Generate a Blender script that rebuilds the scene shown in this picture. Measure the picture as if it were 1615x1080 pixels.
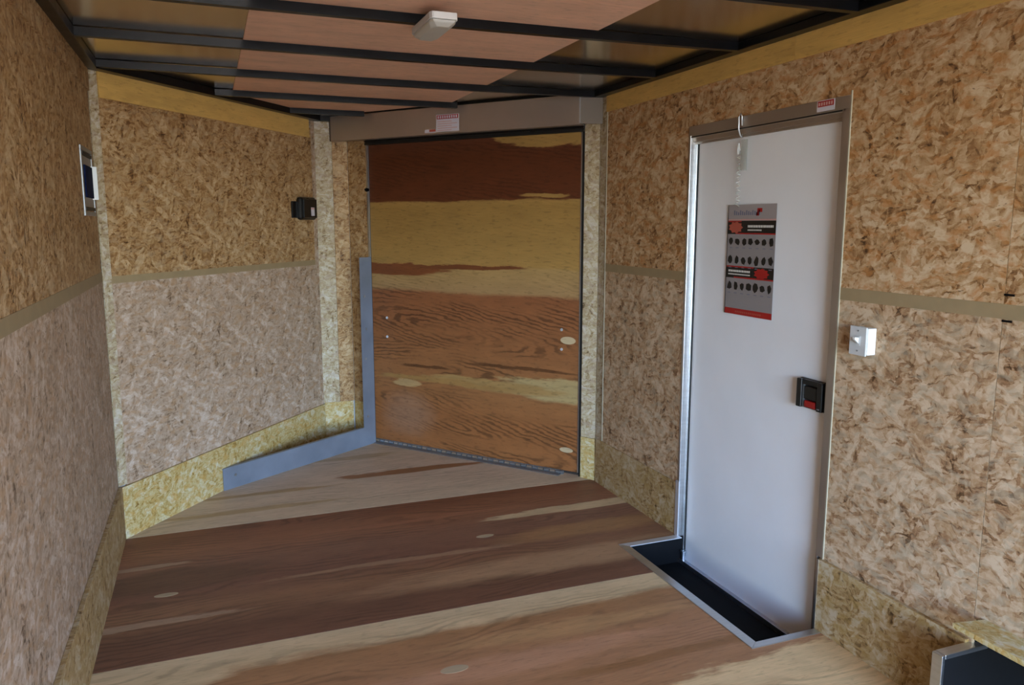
import bpy, math, random
from mathutils import Vector, Matrix
random.seed(7)
S = bpy.context.scene
COL = S.collection
for o in list(bpy.data.objects): bpy.data.objects.remove(o)

# ---------------------------------------------------------------- camera
cam = bpy.data.objects.new('camera', bpy.data.cameras.new('camera')); COL.objects.link(cam)
bX = Vector((0.93302844, -0.35980229, 0.00049434))      # image right, in world axes
bD = Vector((-0.05353835, -0.14019239, -0.98867575))    # image down
bF = Vector((0.35579710, 0.92243613, -0.15006671))      # view direction
bF.normalize(); bX = (bX - bX.dot(bF) * bF).normalized(); up = -(bF.cross(bX)).normalized()
if up.z < 0: up = -up
cam.matrix_world = Matrix(((bX.x, up.x, -bF.x, 0), (bX.y, up.y, -bF.y, 0), (bX.z, up.z, -bF.z, 1.5), (0, 0, 0, 1)))
cam.data.sensor_width = 36; cam.data.lens = 1237 / 1615 * 36
cam.data.clip_start = 0.02
S.camera = cam

# ---------------------------------------------------------------- world, sun, daylight opening
REAR = -2.2                       # the open rear end of the trailer, behind the camera
W = bpy.data.worlds.new('world'); S.world = W; W.use_nodes = True
nt = W.node_tree; nt.nodes.clear()
out = nt.nodes.new('ShaderNodeOutputWorld'); bg = nt.nodes.new('ShaderNodeBackground')
sky = nt.nodes.new('ShaderNodeTexSky'); sky.sky_type = 'NISHITA'; sky.sun_disc = False
sky.sun_elevation = math.radians(42); sky.sun_rotation = math.radians(20); sky.air_density = 1.0; sky.dust_density = 1.0
tint = nt.nodes.new('ShaderNodeMix'); tint.data_type = 'RGBA'; tint.blend_type = 'MULTIPLY'; tint.inputs[0].default_value = 1
tint.inputs[7].default_value = (.93, 1.0, 1.17, 1)          # white balance set for the sunlit yard: the open sky reads blue
nt.links.new(sky.outputs[0], tint.inputs[6]); nt.links.new(tint.outputs[2], bg.inputs[0]); nt.links.new(bg.outputs[0], out.inputs[0])
bg.inputs[1].default_value = 0.66
sun = bpy.data.objects.new('sun', bpy.data.lights.new('sun', 'SUN')); COL.objects.link(sun)
sun.data.energy = 5.5; sun.data.angle = 0.01; sun.data.color = (1, 0.96, 0.9)
sun.rotation_euler = (math.radians(-48), 0, math.radians(-20))   # the sun stands ahead of the trailer
por = bpy.data.objects.new('daylight_portal', bpy.data.lights.new('daylight_portal', 'AREA')); COL.objects.link(por)
por.data.shape = 'RECTANGLE'; por.data.size = 2.5; por.data.size_y = 2.15
por.location = (0.81, REAR - 0.02, 1.1); por.rotation_euler = (math.radians(90), 0, 0); por.data.cycles.is_portal = True
S.view_settings.view_transform = 'Standard'; S.view_settings.look = 'None'
S.view_settings.gamma = 1; S.view_settings.use_curve_mapping = False
S.view_settings.exposure = 3.1

# ---------------------------------------------------------------- materials
def lin(h):
    if not isinstance(h, str): return (*h, 1.0)
    h = h.lstrip('#'); c = [int(h[i:i + 2], 16) / 255 for i in (0, 2, 4)]
    return (*[x / 12.92 if x <= .04045 else ((x + .055) / 1.055) ** 2.4 for x in c], 1.0)
def newmat(name):
    m = bpy.data.materials.new(name); m.use_nodes = True
    n = m.node_tree; b = n.nodes['Principled BSDF']; return m, n, b
def plain(name, col, rough=.5, metal=0., noise=0., nscale=8., spec=None, stretch=(1, 1)):
    m, n, b = newmat(name)
    b.inputs['Roughness'].default_value = rough; b.inputs['Metallic'].default_value = metal
    if spec is not None: b.inputs['Specular IOR Level'].default_value = spec
    G = Graph(n)
    uv = G.uv()
    t = G.noise(G.map(uv, (stretch[0], stretch[1], 1)), nscale, 4)
    c = G.ramp(t, [(.3, col, 1 - noise), (.7, col, 1 + noise)])
    n.links.new(c, b.inputs['Base Color'])
    r = G.math('MULTIPLY_ADD', t, .12, rough - .06); n.links.new(r, b.inputs['Roughness'])
    return m
class Graph:
    def __init__(s, tree): s.t = tree
    def new(s, ty): return s.t.nodes.new(ty)
    def link(s, a, b):
        if isinstance(a, (int, float)): b.default_value = a
        elif isinstance(a, tuple): b.default_value = a
        else: s.t.links.new(a, b)
    def uv(s):
        return s.new('ShaderNodeUVMap').outputs[0]
    def map(s, v, sc, rot=0, loc=(0, 0, 0)):
        m = s.new('ShaderNodeMapping'); s.link(v, m.inputs[0]); m.inputs['Scale'].default_value = sc
        m.inputs['Rotation'].default_value = (0, 0, rot); m.inputs['Location'].default_value = loc
        return m.outputs[0]
    def noise(s, v, scale=5, detail=2, rough=.5, dist=0):
        m = s.new('ShaderNodeTexNoise'); m.noise_dimensions = '2D'; s.link(v, m.inputs['Vector'])
        m.inputs['Scale'].default_value = scale; m.inputs['Detail'].default_value = detail
        m.inputs['Roughness'].default_value = rough; m.inputs['Distortion'].default_value = dist
        return m.outputs[0]
    def noisecol(s, v, scale=5, detail=2):
        m = s.new('ShaderNodeTexNoise'); m.noise_dimensions = '2D'; s.link(v, m.inputs['Vector'])
        m.inputs['Scale'].default_value = scale; m.inputs['Detail'].default_value = detail
        return m.outputs[1]
    def vor(s, v):
        m = s.new('ShaderNodeTexVoronoi'); m.voronoi_dimensions = '2D'; s.link(v, m.inputs['Vector'])
        m.inputs['Scale'].default_value = 1
        return m.outputs['Distance'], m.outputs['Color']
    def math(s, op, a, b=0., c=0., clamp=False):
        m = s.new('ShaderNodeMath'); m.operation = op; m.use_clamp = clamp
        for i, x in enumerate((a, b, c)): s.link(x, m.inputs[i])
        return m.outputs[0]
    def vmath(s, op, a, b=(0., 0., 0.), sc=None):
        m = s.new('ShaderNodeVectorMath'); m.operation = op; s.link(a, m.inputs[0]); s.link(b, m.inputs[1])
        if sc is not None: s.link(sc, m.inputs[3])
        return m.outputs[0]
    def sep(s, v):
        m = s.new('ShaderNodeSeparateXYZ'); s.link(v, m.inputs[0]); return m.outputs
    def comb(s, x, y):
        m = s.new('ShaderNodeCombineXYZ'); s.link(x, m.inputs[0]); s.link(y, m.inputs[1]); return m.outputs[0]
    def mix(s, f, a, b, mode='MIX'):
        m = s.new('ShaderNodeMix'); m.data_type = 'RGBA'; m.blend_type = mode
        s.link(f, m.inputs[0]); s.link(a, m.inputs[6]); s.link(b, m.inputs[7]); return m.outputs[2]
    def mixf(s, f, a, b):
        m = s.new('ShaderNodeMix'); m.data_type = 'FLOAT'
        s.link(f, m.inputs[0]); s.link(a, m.inputs[2]); s.link(b, m.inputs[3]); return m.outputs[0]
    def step(s, v, a, b, smooth=True):
        m = s.new('ShaderNodeMapRange'); m.interpolation_type = 'SMOOTHSTEP' if smooth else 'LINEAR'
        s.link(v, m.inputs[0]); m.inputs[1].default_value = a; m.inputs[2].default_value = b; return m.outputs[0]
    def ramp(s, v, stops):
        m = s.new('ShaderNodeValToRGB'); s.link(v, m.inputs[0]); e = m.color_ramp.elements
        while len(e) > 1: e.remove(e[-1])
        for i, st in enumerate(stops):
            c = lin(st[1]); k = st[2] if len(st) > 2 else 1
            c = (min(c[0] * k, 1), min(c[1] * k, 1), min(c[2] * k, 1), 1)
            x = e[0] if i == 0 else e.new(st[0])
            x.position = st[0]; x.color = c
        return m.outputs[0]
    def bump(s, h, st, dist, b):
        m = s.new('ShaderNodeBump'); s.link(h, m.inputs['Height']); m.inputs['Strength'].default_value = st
        m.inputs['Distance'].default_value = dist; s.t.links.new(m.outputs[0], b.inputs['Normal'])

def osb(name, pal, flake=1.0, contrast=1.0, patch='#B89A72', seed=0.0, bright=(.84, .86, .92)):
    """oriented strand board: overlapping layers of long random flakes, uv in metres"""
    m, n, b = newmat(name); G = Graph(n); uv = G.map(G.uv(), (1, 1, 1), loc=(seed, seed * 1.7, 0))
    w = G.noisecol(uv, 7, 2)
    w = G.vmath('SUBTRACT', w, (.5, .5, .5)); w = G.vmath('SCALE', w, sc=.055)
    p = G.vmath('ADD', uv, w)
    w2 = G.vmath('SCALE', G.vmath('SUBTRACT', G.noisecol(uv, 60, 2), (.5, .5, .5)), sc=.010)
    p = G.vmath('ADD', p, w2)
    tone = None; edge = None
    k = 1 / flake
    for i, (ang, sx, sy, th) in enumerate([(.15, 19, 72, 0), (1.25, 22, 95, .5), (-.75, 17, 70, .5), (.65, 24, 100, .6), (2.0, 19, 80, .6), (-.2, 30, 120, .62)]):
        q = G.map(p, (1, 1, 1), rot=ang, loc=(3.1 * i, 1.7 * i, 0))
        q = G.map(q, (sx * k, sy * k, 1))
        d, c = G.vor(q); r = G.sep(c)
        if tone is None: tone = r[0]; edge = d
        else:
            ms = G.step(r[1], th - .06, th + .06)
            tone = G.mixf(ms, tone, r[0]); edge = G.mixf(ms, edge, d)
    big = G.noise(uv, 3.5, 3)
    mid = G.noise(G.map(p, (30 * k, 75 * k, 1), rot=.3), 1, 4, .65)
    mid2 = G.noise(G.map(p, (70 * k, 28 * k, 1), rot=.5), 1, 4, .65)
    contrast_ = contrast * 1.12
    t = G.math('MULTIPLY_ADD', tone, .46 * contrast_, .5 - .23 * contrast_)
    t = G.math('ADD', t, G.math('MULTIPLY_ADD', big, .30, -.15))
    t = G.math('ADD', t, G.math('MULTIPLY_ADD', mid, .75 * contrast_, -.375 * contrast_))
    t = G.math('ADD', t, G.math('MULTIPLY_ADD', mid2, .55 * contrast_, -.275 * contrast_))
    t = G.math('SUBTRACT', t, G.math('MULTIPLY', G.step(edge, .6, 1.0), .12))
    # a few broad pale flakes and thin dark slivers lying on top
    for (ang, sx, sy, lo, amt, ox) in ((.5, 11, 34, .80, .26, 3.3), (-1.0, 12, 38, .86, .24, 7.7), (1.5, 12, 40, .86, -.20, 5.1), (-.35, 24, 150, .93, -.20, 2.2), (.95, 26, 160, .94, -.20, 8.8), (.2, 13, 70, .93, .18, 1.2)):
        d, c = G.vor(G.map(G.map(p, (1, 1, 1), rot=ang, loc=(ox, -ox, 0)), (sx * k, sy * k, 1))); r = G.sep(c)
        ms = G.math('MULTIPLY', G.step(r[0], lo, lo + .05), G.step(d, .62, .45))
        t = G.math('ADD', t, G.math('MULTIPLY', ms, amt))
    bc = lambda h: tuple(min(1, x * y) for x, y in zip(lin(h)[:3], bright))
    col = G.ramp(t, [(0.0, bc(pal[0])), (.26, bc(pal[1])), (.46, bc(pal[2])), (.66, bc(pal[3])), (.95, bc(pal[4]))])
    hue = G.step(G.noise(G.map(p, (16, 36, 1), rot=.4, loc=(9, 4, 0)), 1, 4, .6), .48, .66)
    col = G.mix(G.math('MULTIPLY', hue, .55), col, (*bc(patch), 1.0))
    dk = G.step(G.noise(G.map(p, (34, 80, 1), rot=.5), 1, 2), .70, .78)
    col = G.mix(G.math('MULTIPLY', dk, .6), col, (*bc(pal[0]), 1.0))
    n.links.new(col, b.inputs['Base Color'])
    b.inputs['Roughness'].default_value = .62; b.inputs['Specular IOR Level'].default_value = .3
    G.bump(t, .25, .0015, b)
    return m

def ply(name, v0, v1, stops, patches=(), grain=.35, gfreq=26, amp=.05, gloss=.55, swirl=9., bump=.12, fibre=.12, bright=1.0, gbands=None, cath=None, fleck=.16):
    """rotary-cut plywood veneer: coloured heart and sap bands across v, cathedral grain along u (metres)"""
    m, n, b = newmat(name); G = Graph(n); uv = G.uv(); x, y, _ = G.sep(uv)
    n1 = G.noise(G.map(uv, (1.3, 5, 1)), 1, 3, .55); n2 = G.noise(G.map(uv, (5, 26, 1)), 1, 3, .6)
    vd = G.math('ADD', y, G.math('MULTIPLY_ADD', n1, amp, -amp / 2))
    vd = G.math('ADD', vd, G.math('MULTIPLY_ADD', n2, amp * .35, -amp * .175))
    n3 = G.noise(G.map(uv, (16, 90, 1)), 1, 4, .7)
    vd = G.math('ADD', vd, G.math('MULTIPLY_ADD', n3, amp * .3, -amp * .15))
    t = G.math('DIVIDE', G.math('SUBTRACT', vd, v0), v1 - v0, clamp=True)
    col = G.ramp(t, [((s[0] - v0) / (v1 - v0), s[1]) for s in stops])
    pms = []
    for (pu, pv, a, c_, hexc, soft) in patches:
        du = G.math('DIVIDE', G.math('SUBTRACT', x, pu), a)
        dv = G.math('DIVIDE', G.math('SUBTRACT', vd, pv), c_)
        r2 = G.math('ADD', G.math('MULTIPLY', du, du), G.math('MULTIPLY', dv, dv))
        r2 = G.math('ADD', r2, G.math('ADD', G.math('MULTIPLY_ADD', n2, 1.2, -.75), G.math('MULTIPLY', n3, .3)))
        pm_ = G.step(r2, 1 + soft, 1 - soft); pms.append(pm_)
        col = G.mix(pm_, col, lin(hexc))
    sw = G.noise(G.map(uv, (1.1, 3.2, 1)), 1, 2.5, .5)
    sw2 = G.noise(G.map(uv, (9, 30, 1)), 1, 2, .5)
    ph = G.math('ADD', G.math('MULTIPLY', y, gfreq), G.math('ADD', G.math('MULTIPLY', sw, swirl), G.math('MULTIPLY', sw2, .5)))
    if cath:      # nested arches around given centres, opening to the right
        best = None
        for (cu, cv, tilt, sq) in cath:
            du = G.math('SUBTRACT', x, cu)
            dv = G.math('ADD', G.math('SUBTRACT', vd, cv), G.math('MULTIPLY', du, tilt))
            du = G.math('MULTIPLY', du, sq)
            r = G.math('SQRT', G.math('ADD', G.math('MULTIPLY', du, du), G.math('MULTIPLY', dv, dv)))
            best = r if best is None else G.math('MINIMUM', best, r)
        ph = G.math('ADD', G.math('MULTIPLY', best, gfreq), G.math('ADD', G.math('MULTIPLY', sw, swirl * .28), G.math('MULTIPLY', sw2, 1.0)))
    g = G.math('SINE', G.math('MULTIPLY', ph, 6.2832))
    g = G.step(g, -.2, 1.0)
    gm = G.step(G.noise(G.map(uv, (1.5, 7, 1), loc=(5, 3, 0)), 1, 2), .38, .62)
    for pm_ in pms: gm = G.math('MULTIPLY', gm, G.math('MULTIPLY_ADD', pm_, -.75, 1.0))
    if gbands:
        gb = G.ramp(t, [((a_ - v0) / (v1 - v0), (k_, k_, k_)) for a_, k_ in gbands]); gm = G.math('MULTIPLY', gm, G.sep(gb)[0])
    f = G.noise(G.map(uv, (10, 240, 1)), 1, 3, .6)
    br = G.math('SUBTRACT', 1.0, G.math('MULTIPLY', G.math('MULTIPLY', g, gm), grain))
    br = G.math('MULTIPLY', br, G.math('MULTIPLY_ADD', f, fibre * 2, 1 - fibre))
    bl = G.noise(G.map(uv, (4, 14, 1), loc=(1, 8, 0)), 1, 3, .6)
    fk = G.step(G.noise(G.map(uv, (16, 75, 1), loc=(2, 6, 0)), 1, 3, .6), .58, .70)
    br = G.math('MULTIPLY', br, G.math('MULTIPLY_ADD', fk, -fleck, 1.0))
    br = G.math('MULTIPLY', br, G.math('MULTIPLY_ADD', bl, .36, .82))
    col = G.mix(1.0, col, G.comb3(br) if hasattr(G, 'comb3') else G.ramp(G.math('MULTIPLY', br, .5), [(0, (0, 0, 0)), (1, (1, 1, 1))]), 'MULTIPLY')
    col = G.mix(1.0, col, (2 * bright, 2 * bright, 2 * bright, 1), 'MULTIPLY')
    n.links.new(col, b.inputs['Base Color'])
    b.inputs['Roughness'].default_value = gloss; b.inputs['Specular IOR Level'].default_value = .3
    G.bump(br, bump, .0012, b)
    return m

M = {}
M['osb_warm'] = osb('osb_warm', ['#4E3216', '#8A6136', '#A9804F', '#BE9968', '#CFB084'], contrast=.8)
M['osb_right'] = osb('osb_right', ['#4C331B', '#926A42', '#AF8B60', '#BFA07A', '#CDB491'], bright=(.96, .96, .98), flake=1.25, contrast=.95, patch='#B5793E')
M['osb_right_low'] = osb('osb_right_low', ['#533A22', '#957050', '#B0906D', '#BFA386', '#CCB59A'], bright=(.98, .98, .95), flake=1.25, contrast=.95, patch='#A89A84')
M['osb_grey'] = osb('osb_grey', ['#5A4735', '#97806A', '#AE9984', '#BBA896', '#CBBCAE'], bright=(.92, .88, .84), contrast=.75, patch='#B08D68')
M['osb_pale'] = osb('osb_pale', ['#6A5236', '#AE9368', '#C9B288', '#D8C7A4', '#E4D8C0'], bright=(.72, .74, .80), flake=.9, contrast=.7, patch='#BFA58C')
M['osb_yellow'] = osb('osb_yellow', ['#8A6424', '#B8944A', '#CDB069', '#D8C286', '#E2D3A4'], bright=(.76, .80, 1.0), flake=.8, contrast=.7, patch='#D2A24E')
M['osb_kick'] = osb('osb_kick', ['#5C4222', '#A07A48', '#B8955F', '#C4A677', '#CDB58E'], bright=(.78, .82, .92), flake=1.1, contrast=.8, patch='#B28C4A')
M['seam'] = plain('seam_strip', '#94805E', .7, noise=.06, nscale=14)
M['pine'] = ply('pine_trim', 0, 3, [(0, '#C9A25B'), (3, '#C9A25B')], bright=1.05, grain=.10, gfreq=12, gloss=.5)
BR, BR2, PL, PL2 = '#7A4A28', '#8A5A34', '#B99A66', '#A88F70'
M['door_ply'] = ply('door_plywood', 0, 2.05,
    [(0, '#8E5A32'), (.25, '#8C5830'), (.44, '#8E5E36'), (1.055, '#865230'), (1.078, '#9C7A50'), (1.225, '#A2814F'),
     (1.236, '#9E7A42'), (1.26, '#9E7A42'), (1.60, '#96733C'), (1.632, '#9E7A42'), (1.642, '#5C2E16'), (1.9, '#562A12'), (2.05, '#5E3420')],
    patches=[(1.38, 2.02, .42, .085, '#9E7A42', .10), (0.0, 1.205, .62, .040, '#754222', .2), (.75, 1.228, .45, .014, '#6E3E20', .3),
             (1.50, .505, .50, .070, '#A58C5E', .35), (.95, .49, .50, .034, '#9A7848', .5), (.55, .475, .5, .018, '#96703F', .6), (.29, .436, .12, .026, '#A8875A', .25),
             (.30, .23, .18, .13, '#8E664A', 1.3), (1.32, 1.655, .16, .010, '#9E7A42', .3), (1.15, .62, .4, .012, '#5E3A1E', .5), (.45, .56, .2, .010, '#5E3A1E', .5)],
    grain=.5, gfreq=44, amp=.045, swirl=14., bright=.9, gbands=[(0, 1), (1.05, 1), (1.09, .35), (1.23, .3), (1.25, .16), (1.62, .16), (1.65, .5)],
    cath=[(.50, .84, .16, .13), (.62, .22, .20, .13), (.2, .55, .0, .05)], fleck=.24)
M['floor_a'] = ply('floor_plywood_front', 3.9, 5.5, [(3.9, '#A8957A'), (4.6, '#A4907A'), (5.5, '#A08A6C')],
    patches=[(1.12, 4.56, .48, .045, '#7A5436', .25), (.25, 4.45, .35, .03, '#8C7350', .6), (.15, 4.2, .45, .03, '#937C5A', .6), (.8, 4.95, .3, .04, '#8F7A5C', .6)],
    bright=1.55, grain=.18, gfreq=28, amp=.05, fibre=.22)
M['floor_b'] = ply('floor_plywood_middle', 2.7, 4.1, [(2.7, '#684633'), (2.95, '#5E402E'), (3.15, '#79563C'), (3.32, '#6A4836'), (3.55, '#72503C'), (3.75, '#7E543A'), (3.95, '#6C442E'), (4.1, '#70462E')],
    patches=[(1.95, 3.63, .70, .045, '#A8906C', .22), (-.42, 3.62, .26, .022, '#8A6F56', .3), (-.35, 3.08, .42, .022, '#8A6F56', .35),
             (.75, 3.3, .6, .020, '#82644A', .6), (1.5, 3.05, .9, .10, '#8A6A4C', .8), (.9, 3.75, .5, .02, '#84583E', .6), (1.75, 3.35, .5, .08, '#83603F', .8), (-.2, 3.45, .4, .1, '#5E4230', .8), (1.4, 2.88, .3, .02, '#5A3C2A', .7)],
    bright=1.5, grain=.26, gfreq=30, amp=.06, fibre=.22)
M['floor_c'] = ply('floor_plywood_near', 1.5, 2.85, [(1.5, '#B59A70'), (1.9, '#B59A70'), (1.96, '#85603E'), (2.3, '#8E6646'), (2.62, '#85603E'), (2.66, '#A9916C'), (2.85, '#AC9674')],
    patches=[(1.9, 2.0, .55, .09, '#B59A70', .4), (-.3, 2.62, .3, .05, '#A9916C', .3), (.9, 2.35, .6, .05, '#966E50', .7), (1.5, 2.2, .5, .03, '#7A5534', .7), (1.2, 2.5, .5, .05, '#94704A', .8), (.1, 2.3, .5, .06, '#80583C', .8)],
    bright=1.55, grain=.24, gfreq=26, amp=.09, fibre=.2)
M['floor_d'] = ply('floor_plywood_rear', -2, 1.7, [(-2, '#B59A70'), (1.7, '#A98A62')], bright=1.55, grain=.2, gfreq=20, amp=.08)
M['plug'] = ply('plug_wood', 0, 5, [(0, '#B09A78'), (5, '#B09A78')], grain=.15, gfreq=60, amp=.02)
M['lauan'] = ply('lauan_plywood', 0, 6, [(0, '#BE9880'), (6, '#BE9880')], bright=1.5, grain=.06, gfreq=9, amp=.1, gloss=.6, fibre=.06)
M['skin'] = plain('aluminium_skin', '#D2CABC', .17, 1., noise=.04, nscale=3)
M['black'] = plain('black_steel', '#08090C', .32, 0., noise=.2, nscale=10, spec=.22)
M['rubber'] = plain('black_rubber', '#08080A', .8, 0., noise=.2, nscale=30, spec=.2)
M['seal'] = plain('black_seal', '#090909', .55)
M['plastic'] = plain('black_plastic', '#0B0B0C', .3, 0.)
M['alu'] = plain('aluminium', '#CDD0D4', .33, 1., noise=.05, nscale=5, stretch=(1, 20))
M['alu_frame'] = plain('aluminium_frame', '#B4AA9E', .42, .85, noise=.05, nscale=5)
M['alu_bright'] = plain('aluminium_bright', '#E2E6EC', .38, .75, noise=.03, nscale=5)
M['galv'] = plain('galvanised_steel', '#9A9DA0', .45, .85, noise=.1, nscale=10)
M['plate'] = plain('grey_steel_plate', '#828C9C', .42, .45, noise=.10, nscale=5)
M['header'] = plain('brushed_header', '#BDB2A8', .38, .8, noise=.05, nscale=3)
M['header_shaded'] = plain('shaded_header', '#6E6256', .65, .3, noise=.05, nscale=3)  # same header metal, the returns' brown reflection painted into its colour
M['white'] = plain('white_door', '#E6E7EA', .38, 0., noise=.02, nscale=4)
M['wplastic'] = plain('white_plastic', '#D8D8D6', .35, 0.)
M['wface'] = plain('grey_white_plastic', '#C2C3C2', .4, 0.)
M['paper'] = plain('poster_paper', '#9A9190', .5)
M['pgrey'] = plain('poster_grey', '#8A8484', .5)
M['pblack'] = plain('print_black', '#17130F', .5)
M['pred'] = plain('print_red', '#9E1410', .5)
M['psalmon'] = plain('print_salmon', '#A6503F', .5)
M['pwhite'] = plain('print_white', '#D0CFC8', .5)
M['ppink'] = plain('print_pink', '#C79A92', .5)
M['pblue'] = plain('print_blue', '#6A6C80', .5)
M['red'] = plain('red_plastic', '#8E1512', .4)
M['label'] = plain('label_paper', '#C9C4CC', .5)
M['ochre'] = plain('caulk', '#A59C86', .6)
M['lens'] = plain('lamp_lens', '#D8D6CE', .3)
M['lens'].node_tree.nodes['Principled BSDF'].inputs['Transmission Weight'].default_value = .25
M['ground'] = plain('gravel', '#8C7C66', .9, noise=.25, nscale=20)
M['navy'] = plain('dark_blue', '#0A1434', .8, spec=.1)
M['siding'] = plain('outer_siding', '#BFC3C8', .4)
m, n, b = newmat('clear_vinyl'); b.inputs['Base Color'].default_value = (.85, .88, .85, 1); b.inputs['Transmission Weight'].default_value = .8
b.inputs['Roughness'].default_value = .15; M['clear'] = m

# ---------------------------------------------------------------- mesh helpers
V = Vector
class MB:
    def __init__(s): s.v = []; s.f = []; s.m = []
    def hexa(s, o, a, b, c, mi=0):
        """box from corner o along edge vectors a, b, c (any frame)"""
        o, a, b, c = V(o), V(a), V(b), V(c)
        if a.cross(b).dot(c) < 0: a, b = b, a
        k = len(s.v)
        s.v += [o, o + a, o + a + b, o + b, o + c, o + a + c, o + a + b + c, o + b + c]
        for q in ((0, 3, 2, 1), (4, 5, 6, 7), (0, 1, 5, 4), (1, 2, 6, 5), (2, 3, 7, 6), (3, 0, 4, 7)):
            s.f.append([k + i for i in q]); s.m.append(mi)
        return s
    def box(s, x0, x1, y0, y1, z0, z1, mi=0):
        return s.hexa((x0, y0, z0), (x1 - x0, 0, 0), (0, y1 - y0, 0), (0, 0, z1 - z0), mi)
    def prism(s, pts, ext, mi=0):
        """closed polygon pts (3D, planar) extruded by the vector ext"""
        pts = [V(p) for p in pts]; ext = V(ext); nrm = V((0, 0, 0))
        for i in range(len(pts)): nrm += pts[i].cross(pts[(i + 1) % len(pts)])
        if nrm.dot(ext) < 0: pts = pts[::-1]
        k = len(s.v); n = len(pts); s.v += pts + [p + ext for p in pts]
        s.f.append([k + i for i in range(n)][::-1]); s.m.append(mi)
        s.f.append([k + n + i for i in range(n)]); s.m.append(mi)
        for i in range(n):
            j = (i + 1) % n; s.f.append([k + i, k + j, k + n + j, k + n + i]); s.m.append(mi)
        return s
    def disc(s, c, ax, r, t, seg=12, mi=0, rx=None):
        ax = V(ax).normalized(); t1 = ax.orthogonal().normalized() if rx is None else V(rx[0]).normalized(); t2 = ax.cross(t1)
        r2 = r if rx is None else rx[1]
        pts = [V(c) + t1 * r * math.cos(2 * math.pi * i / seg) + t2 * r2 * math.sin(2 * math.pi * i / seg) for i in range(seg)]
        return s.prism(pts, ax * t, mi)
    def tube(s, path, r, seg=8, mi=0, closed=False):
        path = [V(p) for p in path]; k = len(s.v); n = len(path)
        for i, p in enumerate(path):
            a = path[(i - 1) % n] if (closed or i > 0) else p; b_ = path[(i + 1) % n] if (closed or i < n - 1) else p
            d = (b_ - a).normalized(); ref = V((0, 0, 1)) if abs(d.z) < .9 else V((1, 0, 0))
            t1 = d.cross(ref).normalized(); t2 = d.cross(t1)
            for j in range(seg):
                an = 2 * math.pi * j / seg; s.v.append(p + t1 * r * math.cos(an) + t2 * r * math.sin(an))
        for i in range(n if closed else n - 1):
            for j in range(seg):
                a = k + i * seg + j; b_ = k + i * seg + (j + 1) % seg
                c = k + ((i + 1) % n) * seg + (j + 1) % seg; d = k + ((i + 1) % n) * seg + j
                s.f.append([a, b_, c, d]); s.m.append(mi)
        if not closed:
            s.f.append([k + j for j in range(seg)][::-1]); s.m.append(mi)
            s.f.append([k + (n - 1) * seg + j for j in range(seg)]); s.m.append(mi)
        return s

def build(name, mb, mats, parent=None, bevel=0., uvo=(0, 0), label=None, smooth=False, swap=False, kind=None, cat=None, group=None):
    vs = [V(v) for v in mb.v]
    lo = V([min(v[i] for v in vs) for i in range(3)]); hi = V([max(v[i] for v in vs) for i in range(3)])
    org = V(((lo.x + hi.x) / 2, (lo.y + hi.y) / 2, lo.z))
    me = bpy.data.meshes.new(name)
    me.from_pydata([v - org for v in vs], [], mb.f)
    me.update()
    uvl = me.uv_layers.new(name='UVMap')
    for p in me.polygons:
        a, b_, c = [vs[i] for i in p.vertices[:3]]
        nn = (b_ - a).cross(c - b_)
        if nn.length < 1e-12: nn = V((0, 0, 1))
        nn.normalize()
        if abs(nn.z) > .7: f = lambda q: (q.x, q.y)
        else:
            t = V((-nn.y, nn.x, 0)).normalized()
            # choose a stable direction so that opposite faces agree
            f = lambda q, t=t: (q.dot(t), q.z)
        for li in p.loop_indices:
            u, w = f(vs[me.loops[li].vertex_index])
            if swap: u, w = w, u
            uvl.data[li].uv = (u + uvo[0], w + uvo[1])
    if not isinstance(mats, (list, tuple)): mats = [mats]
    for m_ in mats: me.materials.append(M[m_])
    for p, mi in zip(me.polygons, mb.m): p.material_index = mi; p.use_smooth = smooth
    o = bpy.data.objects.new(name, me); COL.objects.link(o)
    o.location = org
    if parent: o.parent = parent; o.location = org - wloc(parent)
    if bevel:
        bm_ = o.modifiers.new('bevel', 'BEVEL'); bm_.width = bevel; bm_.segments = 2; bm_.limit_method = 'ANGLE'
    if label: o['label'] = label
    if kind: o['kind'] = kind
    if cat: o['category'] = cat
    if group: o['group'] = group
    return o
def wloc(o):
    l = V(o.location)
    while o.parent: o = o.parent; l += V(o.location)
    return l
def thing(name, label, cat, loc, kind=None, group=None):
    o = bpy.data.objects.new(name, None); COL.objects.link(o); o.location = loc; o.empty_display_size = .1
    o['label'] = label; o['category'] = cat
    if kind: o['kind'] = kind
    if group: o['group'] = group
    return o

class Wall:
    """a vertical wall line p0->p1 in plan; n is the direction into the room"""
    def __init__(s, p0, p1, inside):
        s.p0 = V((*p0, 0)); d = V((*p1, 0)) - s.p0; s.L = d.length; s.t = d.normalized()
        s.n = V((-s.t.y, s.t.x, 0))
        if s.n.dot(V((*inside, 0)) - s.p0) < 0: s.n = -s.n
    def P(s, u, z, d=0.): return s.p0 + s.t * u + s.n * d + V((0, 0, z))
    def add(s, mb, u0, u1, z0, z1, d0, d1, mi=0):
        return mb.hexa(s.P(u0, z0, d0), s.t * (u1 - u0), V((0, 0, z1 - z0)), s.n * (d1 - d0), mi)
    def piece(s, name, mat, parent, u0, u1, z0, z1, d0, d1, **k):
        return build(name, s.add(MB(), u0, u1, z0, z1, d0, d1), mat, parent, **k)

CEN = (.8, 2.)
XL, XR = -.455, 2.06
A = (-.455, 4.012); B = (.70, 5.465); C_ = (.915, 5.465); J0 = (1.013, 5.30); J1 = (2.008, 4.07); K_ = (2.060, 3.985)
ZT = 2.2075
G1 = .0015  # joint gap

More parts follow.
